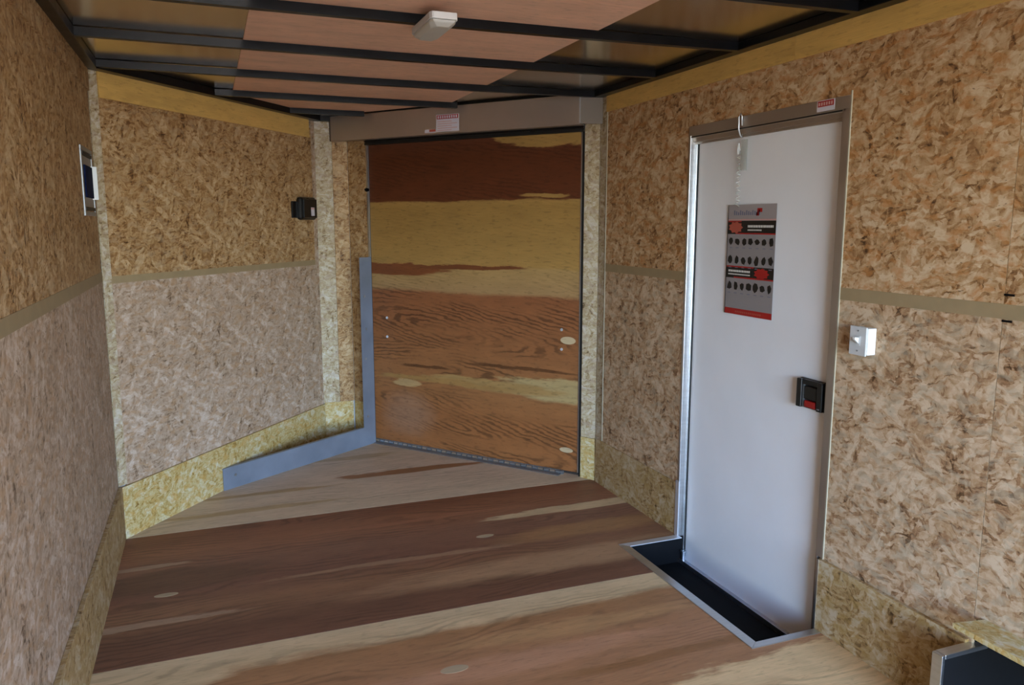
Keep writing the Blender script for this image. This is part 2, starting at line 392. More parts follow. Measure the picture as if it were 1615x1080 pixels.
# ---------------------------------------------------------------- floor
floor = build('floor', MB().prism([(XL - .05, REAR, -.06), (1.72, REAR, -.06), (1.72, 2.09, -.06), (1.72, 3.13, -.06), (1.72, 3.9, -.06), (1.72, 4.5, -.06), (1.0, 5.4, -.06), (.9, 5.55, -.06), (.65, 5.55, -.06), (XL - .05, 4.1, -.06)], (0, 0, .038)),
              'black', kind='structure', label='plywood floor of wide brown and pale boards', cat='floor')
def sheet(pts, mat, **k):
    return build('plywood_sheet', MB().prism([(x, y, -.02) for x, y in pts], (0, 0, .02)), mat, floor, **k)
nb = [(A[0] - .02, 4.012 + G1), (2.075, 4.012 + G1), (2.075, 4.03), (J1[0] + .02, J1[1] + .02), (J0[0] + .02, J0[1] + .02), (.93, 5.49), (.69, 5.49), (A[0] - .02, A[1] + .02)]
sheet(nb, 'floor_a')
sheet([(XL - .02, 2.79), (1.765, 2.79), (1.765, 3.105), (2.075, 3.105), (2.075, 4.012 - G1), (XL - .02, 4.012 - G1)], 'floor_b')
sheet([(XL - .02, 1.57), (2.075, 1.57), (2.075, 2.125), (1.765, 2.125), (1.765, 2.79 - .003), (XL - .02, 2.79 - .003)], 'floor_c')
sheet([(XL - .02, REAR), (2.075, REAR), (2.075, 1.57 - .003), (XL - .02, 1.57 - .003)], 'floor_d')
for (x, y, a, w) in [(-.233, 3.318, .046, .017), (1.183, 3.429, .045, .017), (.708, 2.378, .050, .022)]:
    build('wood_plug', MB().disc((x, y, -.004), (0, 0, 1), a, .0045, 20, rx=((1, 0, 0), w)), 'plug', floor, label='pale oval repair plug')

# ---------------------------------------------------------------- left wall
ZB = 1.245
wl = build('wall_left', MB().box(XL - .06, XL - .012, REAR, 4.03, -.06, ZT + .03), 'siding', kind='structure', label='strand board wall along the left side', cat='wall')
WL = Wall((XL, REAR), (XL, 4.012), CEN)
def U(y): return y - REAR
for y0, y1 in ((REAR, 1.2), (1.2, 3.64), (3.64, 4.008)):
    if y0 == 3.64: continue
    y1 = 4.008 if y0 == 1.2 else y1
    WL.piece('wall_panel', 'osb_warm', wl, U(y0), U(y1) - G1, ZB + G1, 2.16, -.012, 0, uvo=(random.random(), 0), label='upper strand board sheet')
    WL.piece('wall_panel', 'osb_grey', wl, U(y0), U(y1) - G1, .0, ZB, -.012, 0, uvo=(random.random(), 0), label='paler lower strand board sheet')
    WL.piece('seam_strip', 'seam', wl, U(y0), U(y1), ZB - .008, ZB + .036, 0, .0015)
    WL.piece('kick_board', 'osb_kick', wl, U(y0), U(y1) - G1, 0, .262, 0, .017, bevel=.002, uvo=(0, random.random()))
WL.piece('top_trim', 'osb_warm', wl, 0, U(4.0), 2.075, 2.18, 0, .008)

# ---------------------------------------------------------------- front left wall (left half of the V)
WN = Wall(A, B, CEN)
wn = build('wall_front_left', WN.add(MB(), -.03, WN.L + .0, -.06, ZT + .03, -.06, -.012), 'siding', kind='structure', label='slanted strand board wall in the left half of the nose', cat='wall')
WN.piece('corner_strip', 'osb_pale', wn, 0.002, .052, .262, 2.17, -.012, .003)
WN.piece('wall_panel', 'osb_warm', wn, .054, WN.L - .045, ZB + G1, 2.12, -.012, 0, uvo=(.3, .1), label='upper strand board sheet')
WN.piece('wall_panel', 'osb_grey', wn, .054, WN.L - .045, 0, ZB, -.012, 0, uvo=(.1, .7), label='paler lower strand board sheet')
WN.piece('corner_strip', 'osb_grey', wn, WN.L - .043, WN.L - .002, .25, 2.18, -.012, .002)
WN.piece('seam_strip', 'seam', wn, .054, WN.L - .044, ZB - .022, ZB + .012, 0, .0015)
WN.piece('top_trim', 'pine', wn, .054, WN.L - .075, 2.055, 2.178, 0, .01, bevel=.001)
ku = WN.L - .004
WN.piece('kick_board', 'osb_yellow', wn, .0, .80, 0, .256, 0, .014, bevel=.0015, uvo=(.2, .1))
WN.piece('kick_board', 'osb_yellow', wn, .802, ku, 0, .256, 0, .014, bevel=.0015, uvo=(.9, .4))

# ---------------------------------------------------------------- blunt front wall and left stub beside the ramp door
WF = Wall(B, C_, CEN)
wf = build('wall_front', WF.add(MB(), -.05, WF.L + .05, -.06, ZT + .03, -.06, -.012), 'siding', kind='structure', label='narrow blunt wall at the tip of the nose', cat='wall')
WF.piece('wall_strip', 'osb_pale', wf, .001, WF.L * .52, .262, 2.18, -.012, 0, uvo=(.3, .3))
WF.piece('wall_strip', 'osb_warm', wf, WF.L * .52 + G1, WF.L - .001, .262, 2.18, -.012, 0, uvo=(.5, .1))
WF.piece('kick_board', 'osb_yellow', wf, .006, WF.L - .01, 0, .262, -.012, .006, uvo=(.4, .9))
WS = Wall(C_, J0, CEN)
ws = build('wall_front_middle', WS.add(MB(), -.02, WS.L, -.06, ZT + .03, -.06, -.012), 'siding', kind='structure', label='short strand board stub just left of the plywood ramp door', cat='wall')
WS.piece('wall_strip', 'osb_warm', ws, .001, WS.L, .262, 2.18, -.012, 0, uvo=(.2, .2))
WS.piece('kick_board', 'osb_yellow', ws, .008, WS.L - .001, 0, .262, -.012, .006, uvo=(.6, .2))
WS.piece('jamb_edge', 'alu', ws, WS.L - .004, WS.L + .008, .0, 2.04, -.012, .004)

# ---------------------------------------------------------------- plywood ramp door in the right half of the V
WD = Wall(J0, J1, CEN)
tq = WD.t; off = -(V((J0[0], J0[1], 0)).dot(V((-WD.n.y, WD.n.x, 0))))
sgn = V((-WD.n.y, WD.n.x, 0)).dot(WD.t)
d1 = thing('door_1', 'plywood ramp door with brown and yellow veneer bands', 'door', WD.P(.8, 0), kind='structure')
o = WD.piece('door_panel', 'door_ply', d1, .012, WD.L - .022, .022, 2.035, -.05, -.008, bevel=.001, uvo=(off, 0))
if sgn < 0:   # make u run from the hinge-left edge
    for l in o.data.uv_layers[0].data: l.uv = (-(l.uv[0] - off) - 0 + off * 0 + 0, l.uv[1])
us = [l.uv[0] for l in o.data.uv_layers[0].data]
WD.piece('leak_blocker', 'black', d1, -.12, WD.L + .10, -.08, ZT + .03, -.09, -.075)  # unseen black sheet added behind the door to stop sunlight leaking in
WD.piece('edge_channel', 'alu', d1, WD.L - .024, WD.L - .017, .022, 2.035, -.05, -.004)
WD.piece('side_seal', 'seal', d1, WD.L - .0165, WD.L - .001, .0, 2.05, -.055, -.006)
WD.piece('side_seal', 'seal', d1, .004, .0125, .0, 2.05, -.055, -.008)
mb = MB(); WD.add(mb, 0.0, WD.L, 2.018, 2.06, -.05, .012); WD.add(mb, 0, WD.L, 2.008, 2.02, -.02, .02)
build('top_seal', mb, 'seal', d1)
WD.piece('top_rail', 'plastic', d1, .0, WD.L - .002, 2.026, 2.034, .012, .02)
for (u, z) in ((1.445, .879), (1.446, .762), (.136, .872), (.134, .743)):
    build('bolt_head', MB().disc(WD.P(u, z, -.008), WD.n, .009, .004, 8).disc(WD.P(u, z, -.004), WD.n, .005, .002, 6), 'alu_bright', d1, label='bright bolt head')
for (u, z, a, c) in ((1.487, .817, .05, .023), (1.483, .15, .045, .016)):
    build('wood_plug', MB().disc(WD.P(u, z, -.0085), WD.n, a, .0009, 20, rx=(WD.t, c)), 'plug', d1, label='pale oval repair plug')
# piano hinge
hg = build('hinge', WD.add(WD.add(MB(), .0, 1.46, .001, .0045, .006, .05), .0, 1.46, .010, .022, -.008, -.003), 'galv', d1, label='long piano hinge along the door foot')
for i in range(36):
    u = .02 + i * .04
    build('knuckle', MB().tube([WD.P(u + .002, .0115, .004), WD.P(u + .0355, .0115, .004)], .0085, 8), 'galv' if i % 2 else 'alu_frame', hg, smooth=False)
build('hinge_end', MB().disc(WD.P(1.458, .012, .004), WD.t, .013, .012, 10), 'galv', hg)
build('latch_bolt', MB().disc(WD.P(.004, 1.72, .0), WD.n, .012, .018, 8).disc(WD.P(.004, 1.72, .018), WD.n, .007, .01, 8), 'black', d1)

# header beam across the top of the ramp door
HW = Wall((.80, 5.41), (1.936, 3.99), CEN)
hd = thing('trim_1', 'brushed metal header beam over the plywood ramp door', 'trim', HW.P(.9, 2.04), kind='structure')
HW.piece('header_face', 'header', hd, 0, HW.L, 2.04, 2.195, -.004, 0, bevel=.001)
HW.piece('header_lip', 'header', hd, 0, HW.L, 2.036, 2.04, -.06, 0)
build('header_return', MB().prism([(1.936, 3.99, 2.04), (2.058, 3.955, 2.04), (2.058, 3.959, 2.04), (1.936, 3.995, 2.04)], (0, 0, .155)), 'header_shaded', hd)
build('header_return', MB().prism([(.80, 5.41, 2.04), (.80, 5.463, 2.04), (.804, 5.463, 2.04), (.804, 5.41, 2.04)], (0, 0, .155)), 'header_shaded', hd)
HW.piece('corner_bead', 'alu_bright', hd, HW.L - .003, HW.L + .004, 2.042, 2.194, 0, .004)
# header stickers
st = HW.piece('sticker', 'label', hd, .856, 1.023, 2.048, 2.148, 0, .0006, label='white notice sticker with a red heading bar')
HW.piece('heading', 'pred', st, .862, 1.017, 2.122, 2.145, .0006, .0009)
for k in range(9): HW.piece('letter', 'label', st, .868 + k * .0165, .868 + k * .0165 + .010, 2.126, 2.141, .0009, .0012)
for k in range(5): HW.piece('text_line', 'ppink', st, .866, .97 + .04 * ((k * 3) % 2), 2.054 + k * .0128, 2.058 + k * .0128, .0006, .0009)
st = HW.piece('sticker', 'label', hd, .771, .853, 2.046, 2.066, 0, .0006, label='small white and red sticker')
HW.piece('heading', 'psalmon', st, .805, .851, 2.052, 2.065, .0006, .0009)

# ---------------------------------------------------------------- right stub next to the ramp door
WK = Wall(J1, K_, CEN)
wk = build('wall_front_right', WK.add(MB(), 0.004, WK.L + .02, -.06, ZT + .03, -.07, -.012), 'siding', kind='structure', label='narrow pale strand board post right of the plywood ramp door', cat='wall')
WK.piece('wall_strip', 'osb_pale', wk, .0, WK.L - .002, .252, 2.05, -.012, 0, uvo=(.7, .3))
WK.piece('kick_board', 'osb_yellow', wk, .0, WK.L - .002, 0, .25, -.012, .002, uvo=(.2, .6))
build('post_edge', WK.add(MB(), -.012, .001, 0, 2.05, -.05, -.0125), 'seal', wk)

# ---------------------------------------------------------------- right wall with the side door opening
DY0, DY1, DZ1 = 2.150, 3.112, 1.925      # outer edges of the door frame
CY = 1.50                                # the low opening at the rear of the wall begins here
mbw = MB()
mbw.box(XR + .045, XR + .075, REAR, DY0 + .03, .36, ZT + .03).box(XR + .045, XR + .075, CY + .1, DY0 + .03, -.06, .36)
mbw.box(XR + .045, XR + .075, DY1 - .03, 4.05, -.06, ZT + .03).box(XR + .045, XR + .075, DY0 + .03, DY1 - .03, DZ1 - .02, ZT + .03)
wr = build('wall_right', mbw, 'siding', kind='structure', label='strand board wall along the right side around the white door', cat='wall')
WR = Wall((XR, 0), (XR, 4), CEN)   # u == y
WR.piece('corner_strip', 'osb_pale', wr, 3.905, 3.984, .255, 2.195, -.012, .0, uvo=(.1, .1))
WR.piece('corner_bead', 'ochre', wr, 3.898, 3.904, .255, 2.1, -.012, .003)
def holed(name, y0, y1, z0, z1, mat, uvo):
    """sheet around the door opening: one mesh made of the strips left by the cut-out"""
    mb = MB(); a, b_ = max(y0, DY0 + .012), min(y1, DY1 - .012)
    if a >= b_: WR.add(mb, y0, y1, z0, z1, -.012, 0)
    else:
        if y0 < a: WR.add(mb, y0, a, z0, z1, -.012, 0)
        if b_ < y1: WR.add(mb, b_, y1, z0, z1, -.012, 0)
        if z1 > DZ1: WR.add(mb, a, b_, DZ1 - .012, z1, -.012, 0)
    return build(name, mb, mat, wr, uvo=uvo)
holed('wall_panel', 1.537, 3.896, ZB + .012, 2.12, 'osb_right', (.2, .4))
holed('wall_panel', 1.537, 3.896, .0, ZB + .010, 'osb_right_low', (.8, .9))
holed('wall_panel', REAR, 1.535, ZB + .012, 2.12, 'osb_right', (.55, .1))
holed('wall_panel', REAR, 1.535, .345, ZB + .010, 'osb_right_low', (.1, .35))
for a, b_ in ((REAR, DY0), (DY1, 3.897)):
    WR.piece('seam_strip', 'seam', wr, a, b_, ZB - .008, ZB + .034, 0, .0015)
for (y, z) in ((1.522, 1.305), (1.522, 1.232)):
    WR.piece('staple', 'black', wr, y - .015, y + .015, z - .003, z + .003, 0, .002)
WR.piece('top_trim', 'pine', wr, REAR, 2.43, 2.095, 2.195, 0, .01, bevel=.001)
WR.piece('top_trim', 'pine', wr, 2.432, 3.9, 2.095, 2.195, 0, .01, bevel=.001, uvo=(1.3, 0))
WR.piece('kick_board', 'osb_kick', wr, CY + .045, DY0 + .006, 0, .275, 0, .016, bevel=.002, uvo=(.4, .2))
WR.piece('kick_board', 'osb_kick', wr, DY1 + .002, 3.97, 0, .262, 0, .006, uvo=(.9, .2))

# ---------------------------------------------------------------- side door
d2 = thing('door_2', 'white side door in an aluminium frame on the right wall', 'door', (XR + .03, 2.63, 0), kind='structure')
XD = .030   # leaf recess
WR.piece('door_leaf', 'white', d2, DY0 + .030, DY1 - .022, -.125, 1.872, -XD - .032, -XD, bevel=.003)
mb = MB()
WR.add(mb, DY0 - .002, DY1 - .001, 1.889, DZ1 + .006, 0.0, .0035); WR.add(mb, DY0 + .02, DY1 - .02, 1.879, 1.889, -.02, .0035)
build('frame_top', mb, 'alu_frame', d2, bevel=.001)
WR.piece('frame_gap', 'seal', d2, DY0 + .034, DY1 - .02, 1.881, 1.8855, -.02, .0042)
mb = MB(); WR.add(mb, DY0 + .02, DY1 - .02, 1.862, 1.880, -.03, -.006); WR.add(mb, DY0 + .02, DY1 - .02, 1.852, 1.863, -.029, -.018)
build('frame_stop', mb, 'alu_frame', d2)
mb = MB()
WR.add(mb, DY1 - .018, DY1, .265, 1.889, 0, .0035); WR.add(mb, DY1 - .020, DY1 - .014, -.06, 1.889, -.03, .006); WR.add(mb, DY1 - .034, DY1 - .020, -.12, 1.87, -.03, -.020)
build('frame_side', mb, 'alu', d2, bevel=.001)
WR.piece('frame_seal', 'seal', d2, DY1 - .0385, DY1 - .0345, -.1, 1.86, -.031, -.024)
mb = MB()
WR.add(mb, DY0, DY0 + .030, .278, 1.889, 0, .0035); WR.add(mb, DY0 + .024, DY0 + .034, -.13, 1.889, -.03, .003); WR.add(mb, DY0 + .034, DY0 + .046, -.12, 1.865, -.030, -.018)
build('frame_side', mb, 'alu_frame', d2, bevel=.001)
WR.piece('caulk_line', 'ochre', d2, DY0 - .006, DY0 - .001, .275, DZ1 + .02, 0, .004)
# sill and lower flashing
mb = MB(); mb.box(XR - .001, XR + .031, DY0 + .03, DY1 - .03, -.128, -.118).box(XR - .003, XR + .0, DY0 + .03, DY1 - .03, -.13, -.108)
build('threshold', mb, 'alu', d2, bevel=.001)
WR.piece('lower_flashing', 'alu_bright', d2, DY1 - .022, DY1 + .006, .0, .275, .0035, .009, label='bright aluminium flashing at the foot of the frame')
build('hinge_foot', MB().tube([(XR + .01, DY1 - .05, -.125), (XR + .01, DY1 - .05, -.07)], .009, 8).disc((XR + .01, DY1 - .05, -.07), (0, 0, 1), .014, .006, 8), 'alu', d2)
WR.piece('lower_flashing', 'alu', d2, DY0 + .001, DY0 + .011, 0.0, .275, .016, .019)
# frame sticker
st = WR.piece('sticker', 'label', d2, 2.222, 2.307, 1.892, 1.930, .0035, .0042, label='small red and white warning sticker')
WR.piece('heading', 'pred', st, 2.226, 2.303, 1.908, 1.928, .0042, .0045)
for k in range(6): WR.piece('letter', 'ppink', st, 2.232 + k * .012, 2.239 + k * .012, 1.912, 1.923, .0045, .0048)
# latch
lt = thing('latch', '', '', (XR + .03, 2.24, .87)); lt.parent = d2; lt.location = V((XR + .03, 2.24, .87)) - V(d2.location)
del lt['label']; del lt['category']
D = -XD
L0, L1, Z0, Z1 = 2.205, 2.338, .812, .925
LW = Wall((XR + XD, 0), (XR + XD, 4), CEN)
LW.piece('latch_body', 'plastic', lt, L0, L1, Z0, Z1, 0, .014, bevel=.004)
LW.piece('latch_rim', 'plastic', lt, L1 - .026, L1, Z0 + .002, Z1 - .002, .014, .030, bevel=.003)
LW.piece('latch_rim', 'plastic', lt, L0, L0 + .026, Z0 + .002, Z1 - .002, .014, .030, bevel=.003)
LW.piece('latch_rim', 'plastic', lt, L0 + .027, L1 - .027, Z1 - .022, Z1 - .002, .014, .026, bevel=.003)
LW.piece('chrome_strip', 'galv', lt, L1 - .032, L1 - .027, Z0 + .004, Z1 - .004, .0142, .022)
LW.piece('paddle', 'plastic', lt, L0 + .032, L1 - .036, Z0 + .036, Z1 - .026, .0142, .024, bevel=.004)
LW.piece('release_lever', 'red', lt, L0 + .036, L1 - .040, Z0 + .006, Z0 + .032, .0142, .026, bevel=.004, label='red release lever')
LW.piece('lock_cylinder', 'galv', lt, L0 + .008, L0 + .018, Z0 + .010, Z0 + .014, .030, .032)

# ---------------------------------------------------------------- step well with rubber tread
sw = thing('step_well', 'sunken black step with aluminium edging in front of the white door', 'step', (1.92, 2.62, -.13), kind='structure')
mb = MB().box(1.768, 2.06, 2.15, 3.085, -.145, -.13)
build('tread_mat', mb, 'rubber', sw, label='black rubber tread mat')
for (a, b_, c, d) in ((1.7655, 1.768, 2.13, 3.103), (1.768, 2.1, 3.085, 3.09), (1.768, 2.1, 2.145, 2.15)):
    build('well_side', MB().box(a, b_, c, d, -.145, -.0005), 'rubber', sw)
e = .006
def angle(pts, mat, **k): return build('edge_trim', MB().prism([(x, y, 0.0002) for x, y in pts], (0, 0, .004)), mat, sw, bevel=.001, **k)
angle([(1.735, 2.118), (1.775, 2.15), (1.775, 3.060), (1.735, 3.100)], 'alu')
angle([(1.735, 3.1005), (1.775, 3.0605), (2.058, 3.0605), (2.058, 3.1005)], 'alu_bright')
angle([(1.735, 2.1175), (1.775, 2.1495), (2.042, 2.1495), (2.042, 2.1175)], 'alu')
build('edge_trim', MB().box(1.7735, 1.7755, 2.15, 3.06, -.03, .0035), 'alu', sw)

# ---------------------------------------------------------------- ceiling
def arch(x): return 0.0
cl = build('ceiling', MB().prism([(XL - .05, REAR, ZT), (XR + .05, REAR, ZT), (XR + .05, 4.03, ZT), (J1[0] + .05, J1[1] + .04, ZT), (J0[0] + .06, J0[1] + .06, ZT), (.95, 5.53, ZT), (.66, 5.53, ZT), (XL - .05, 4.05, ZT)], (0, 0, .012)), 'skin',
           kind='structure', label='shiny metal roof skin with pinkish plywood and black ribs', cat='ceiling')
CX0, CX1 = .172, 1.388
for y0, y1 in ((REAR, 1.46), (1.46, 3.9), (3.9, 5.25)):
    pts = [(CX0, y0), (CX1, y0), (CX1, y1), (CX0, y1)]
    if y0 == 3.9: pts = [(CX0, y0), (CX1, y0), (CX1, 4.63), (.93, 5.26), (.50, 5.15), (CX0, 4.72)]
    build('ceiling_panel', MB().prism([(x, y + (G1 if y > y0 else 0), 2.2035) for x, y in pts], (0, 0, .0035)), 'lauan', cl, uvo=(0, random.random()), label='pinkish plywood ceiling sheet')
def xl_at(y): return XL if y < 4.01 else A[0] + (y - A[1]) * (B[0] - A[0]) / (B[1] - A[1])
def xr_at(y): return XR if y < 3.985 else J1[0] - (y - J1[1]) * (J1[0] - J0[0]) / (J0[1] - J1[1])
for i in range(13):
    y = -2.212 + .621 * i if i < 12 else 5.17
    if y > 5.3: continue
    y1 = y + .004
    x0 = max(XL, xl_at(y1)) + (.015 if y < 4 else .045); x1 = min(XR, xr_at(y1)) - (.05 if y < 4.1 else .14)
    n_ = 12; mb = MB(); t_ = .0016
    k = 0
    pts = []
    for j in range(n_ + 1):
        x = x0 + (x1 - x0) * j / n_; s_ = ((x - .8) / 1.25) ** 2; zb = 2.172 + .006 * s_ - (.0 if x > .8 else .004 * s_)
        yy = -.022 * max(0, (x - .8) / 1.25)
        pts.append((x, y + yy, zb))
    w_, h_ = .030, .0310
    vb = len(mb.v)
    for (x, yy, z) in pts: mb.v += [V((x, yy - w_, z)), V((x, yy, z)), V((x, yy, z + h_ if CX0 < x < CX1 else z + h_)), V((x, yy - w_, z + h_))]
    for j in range(n_):
        a = vb + 4 * j; c = a + 4
        for q in ((0, 1), (1, 2), (2, 3), (3, 0)): mb.f.append([a + q[1], a + q[0], c + q[0], c + q[1]]); mb.m.append(0)
    mb.f.append([vb, vb + 1, vb + 2, vb + 3]); mb.m.append(0); e_ = vb + 4 * n_; mb.f.append([e_ + 3, e_ + 2, e_ + 1, e_]); mb.m.append(0)
    build('roof_rib', mb, 'black', cl)
# rails under the roof edge
def rail(p0, p1, w=.055, z0=2.168, ext=0.):
    wv = Wall(p0, p1, CEN); mb = MB(); wv.add(mb, -ext, wv.L + ext, z0, ZT - .001, -.03, w); build('roof_rail', mb, 'black', cl, bevel=.003)
rail((XL, REAR), (XL, 4.0), .045)
rail((XR, REAR), (XR, 3.99), .058, 2.178)
rail(A, B, .06)
rail(B, C_, .05)
rail(C_, J0, .05)
rail(J0, (2.04, 4.03), .10, 2.196, .02)

# ---------------------------------------------------------------- dome light on a rib
dl = thing('dome_light', 'white plastic dome light hanging from the black ceiling rib', 'light', (.735, 2.63, 2.10))
cxl, cyl, zt = .750, 2.675, 2.171
def ring(z, hx, hy, c=.25):
    p = [(-hx, -hy * (1 - c)), (-hx * (1 - c), -hy), (hx * (1 - c), -hy), (hx, -hy * (1 - c)), (hx, hy * (1 - c)), (hx * (1 - c), hy), (-hx * (1 - c), hy), (-hx, hy * (1 - c))]
    return [V((cxl + a, cyl + b_, z)) for a, b_ in p]
def loft(rings):
    mb = MB()
    for r in rings: mb.v += r
    for i in range(len(rings) - 1):
        for j in range(8):
            mb.f.append([i * 8 + j, (i + 1) * 8 + j, (i + 1) * 8 + (j + 1) % 8, i * 8 + (j + 1) % 8]); mb.m.append(0)
    mb.f.append(list(range(8))); mb.m.append(0); k = (len(rings) - 1) * 8; mb.f.append([k + j for j in range(8)][::-1]); mb.m.append(0)
    return mb
build('lamp_base', loft([ring(zt, .047, .130, .12), ring(zt - .022, .047, .130, .12)]), 'wplastic', dl, bevel=.002)
build('lamp_lens', loft([ring(zt - .0225, .045, .126, .15), ring(zt - .030, .043, .123, .2), ring(zt - .042, .030, .105, .35)]), 'lens', dl, bevel=.003)
build('lamp_switch', MB().box(cxl - .044, cxl - .038, cyl - .136, cyl - .1305, zt - .018, zt - .006), 'wface', dl)

# ---------------------------------------------------------------- grey steel corner plate
PW = Wall((.012, 4.572), (.985, 5.235), CEN)
cp = thing('corner_plate', 'blue-grey steel L-shaped guard plate left of the plywood ramp door', 'metal plate', PW.P(.6, 0))
mb = MB(); Lp = PW.L
poly = [(0.0, 0), (Lp + .035, 0), (Lp + .035, 1.278), (Lp - .072, 1.278), (Lp - .072, .128), (0.0, .128)]
mb.prism([PW.P(u, z, 0) for u, z in poly], PW.n * .004)
build('plate', mb, 'plate', cp)
for (u, z) in ((Lp - .038, 1.02), (Lp - .028, .80), (Lp - .035, .20), (.08, .075), (Lp - .04, .60)):
    build('screw_head', MB().disc(PW.P(u, z, .004), PW.n, .009, .002, 10), 'galv', cp)
build('plate_flange', PW.add(MB(), 0.0, Lp - .074, .124, .128, -.02, -.0005), 'plate', cp)

# ---------------------------------------------------------------- black box on the left nose wall
jb = thing('junction_box', 'small black plastic box with a white label on the slanted left wall', 'electrical box', WN.P(1.7, 1.52, 0))
u0, u1, z0, z1 = 1.605, 1.785, 1.522, 1.668
WN.piece('back_plate', 'plastic', jb, 1.545, 1.62, z0 + .012, z1 - .028, .0015, .014, bevel=.004)
WN.piece('box_body', 'plastic', jb, u0, u1, z0, z1, .0015, .042, bevel=.014)
WN.piece('box_lid', 'plastic', jb, u0 + .012, u1 - .012, z0 + .012, z1 - .012, .043, .054, bevel=.008)
lb = WN.piece('paper_label', 'label', jb, 1.698, 1.738, 1.548, 1.602, .054, .0546, label='white paper label')
WN.piece('heading', 'ppink', lb, 1.700, 1.736, 1.590, 1.600, .0546, .055)

# ---------------------------------------------------------------- light switch
ls = thing('light_switch', 'white surface-mounted light switch right of the white door', 'light switch', (XR, 2.01, 1.06))
WR.piece('switch_box', 'wplastic', ls, 1.972, 2.042, 1.066, 1.156, .0005, .036, bevel=.003)
WR.piece('cover_plate', 'wface', ls, 1.974, 2.048, 1.062, 1.160, .0365, .042, bevel=.003)
build('toggle', MB().prism([WR.P(2.005, 1.102, .0423), WR.P(2.005, 1.122, .0423), WR.P(2.005, 1.125, .060), WR.P(2.005, 1.117, .060)], (0, .010, 0)), 'wplastic', ls)
WR.piece('toggle_frame', 'wface', ls, 2.000, 2.020, 1.096, 1.128, .0421, .0432)
for z in (1.078, 1.146): build('screw_head', MB().disc(WR.P(2.010, z, .0421), (-1, 0, 0), .003, .001, 8), 'galv', ls)

# ---------------------------------------------------------------- side vent on the left wall
vt = thing('wall_vent', 'white and grey flow-through vent on the left wall', 'vent', (XL, 3.75, 1.52))
y0, y1, z0, z1 = U(3.60), U(3.93), 1.53, 1.81
mb = MB(); WL.add(mb, y0, y1, z1 - .018, z1, .0, .006); WL.add(mb, y0, y1, z0, z0 + .018, 0, .006); WL.add(mb, y0, y0 + .02, z0 + .018, z1 - .018, 0, .006); WL.add(mb, y1 - .02, y1, z0 + .018, z1 - .018, 0, .006)
build('vent_frame', mb, 'galv', vt, bevel=.001)
WL.piece('vent_slot', 'seal', vt, y0 + .03, y1 - .03, z1 - .036, z1 - .022, .0002, .007)
WL.piece('vent_slot', 'seal', vt, y0 + .03, y1 - .03, z0 + .022, z0 + .036, .0002, .007)
WL.piece('vent_plate', 'galv', vt, y0 + .021, y1 - .021, z0 + .038, z1 - .038, .0002, .003)
a = U(3.655); b_ = U(3.865)
WL.piece('vent_recess', 'navy', vt, a, b_, 1.605, 1.735, .0035, .010)  # flat dark blue plate in place of the vent's recess opening
WL.piece('vent_flap', 'wplastic', vt, b_ + .001, b_ + .006, 1.600, 1.740, .0035, .027, label='white upright flap')

# ---------------------------------------------------------------- hook, coiled cord and hanging poster on the side door
XF = XR + XD - .001     # face of the leaf
hk = thing('hanging_cord', 'hook and coiled clear cord hanging from the top of the white door frame', 'cord', (XR, 2.74, 1.57))
path = [(XR - .006, 2.728, 1.893), (XR - .008, 2.728, 1.93), (XR - .014, 2.728, 1.94), (XR - .022, 2.729, 1.925), (XR - .02, 2.730, 1.88), (XR - .008, 2.735, 1.855), (XR + .004, 2.738, 1.848), (XR + .008, 2.742, 1.862)]
build('hook', MB().tube(path, .003, 6), 'alu_bright', hk, smooth=True)
xc = XR + .015
build('clear_tag', MB().box(xc - .004, xc - .002, 2.712, 2.752, 1.715, 1.84), 'clear', hk, label='clear plastic sleeve')
build('snap_clip', MB().tube([(xc - .006, 2.757, 1.80), (xc - .006, 2.762, 1.825), (xc - .006, 2.770, 1.80), (xc - .006, 2.766, 1.785)], .003, 6, closed=True), 'wplastic', hk)
helix = [(xc + .007 * math.cos(a * .7), 2.765 + .0095 * math.sin(a * .7), 1.80 - .00235 * a) for a in range(100)]
build('coil', MB().tube(helix, .0016, 5), 'clear', hk, smooth=True)

ps = thing('poster', 'poster with black and red bands and rows of dark shapes on the white door', 'poster', (XF, 2.68, 1.11))
PY0, PY1, PZ0, PZ1 = 2.528, 2.836, 1.118, 1.578    # y low end is nearest the camera
pw = Wall((XF, PY1), (XF, PY0), CEN)
Wd = PY1 - PY0; Hh = PZ1 - PZ0
# hangs very slightly off the leaf
def pr(mb, a, b_, c, d_, lay, mi): return pw.add(mb, a * Wd, b_ * Wd, PZ0 + c * Hh, PZ0 + d_ * Hh, .004 + .0004 * lay, .0042 + .0004 * lay, mi)
build('sheet', pr(MB(), 0, 1, 0, 1, 0, 0), 'pgrey', ps)
def band(name, a, b_, c, d_, mat, lay=1, label=None): return build(name, pr(MB(), a, b_, c, d_, lay, 0), mat, ps, label=label)
band('title_band', 0, 1, .87, 1, 'paper')
rnd = random.Random(3)
mb = MB()
for k in range(13):
    a = .13 + k * .043; pr(mb, a, a + .026, .905, .948 - .008 * (k % 3), 2, 0)
build('title_lettering', mb, 'pblue', ps)
mb = MB(); pr(mb, .62, .72, .93, .965, 2, 0); pr(mb, .60, .66, .90, .93, 2, 0); build('emblem', mb, 'pred', ps)
band('pink_line', 0, 1, .858, .872, 'ppink')
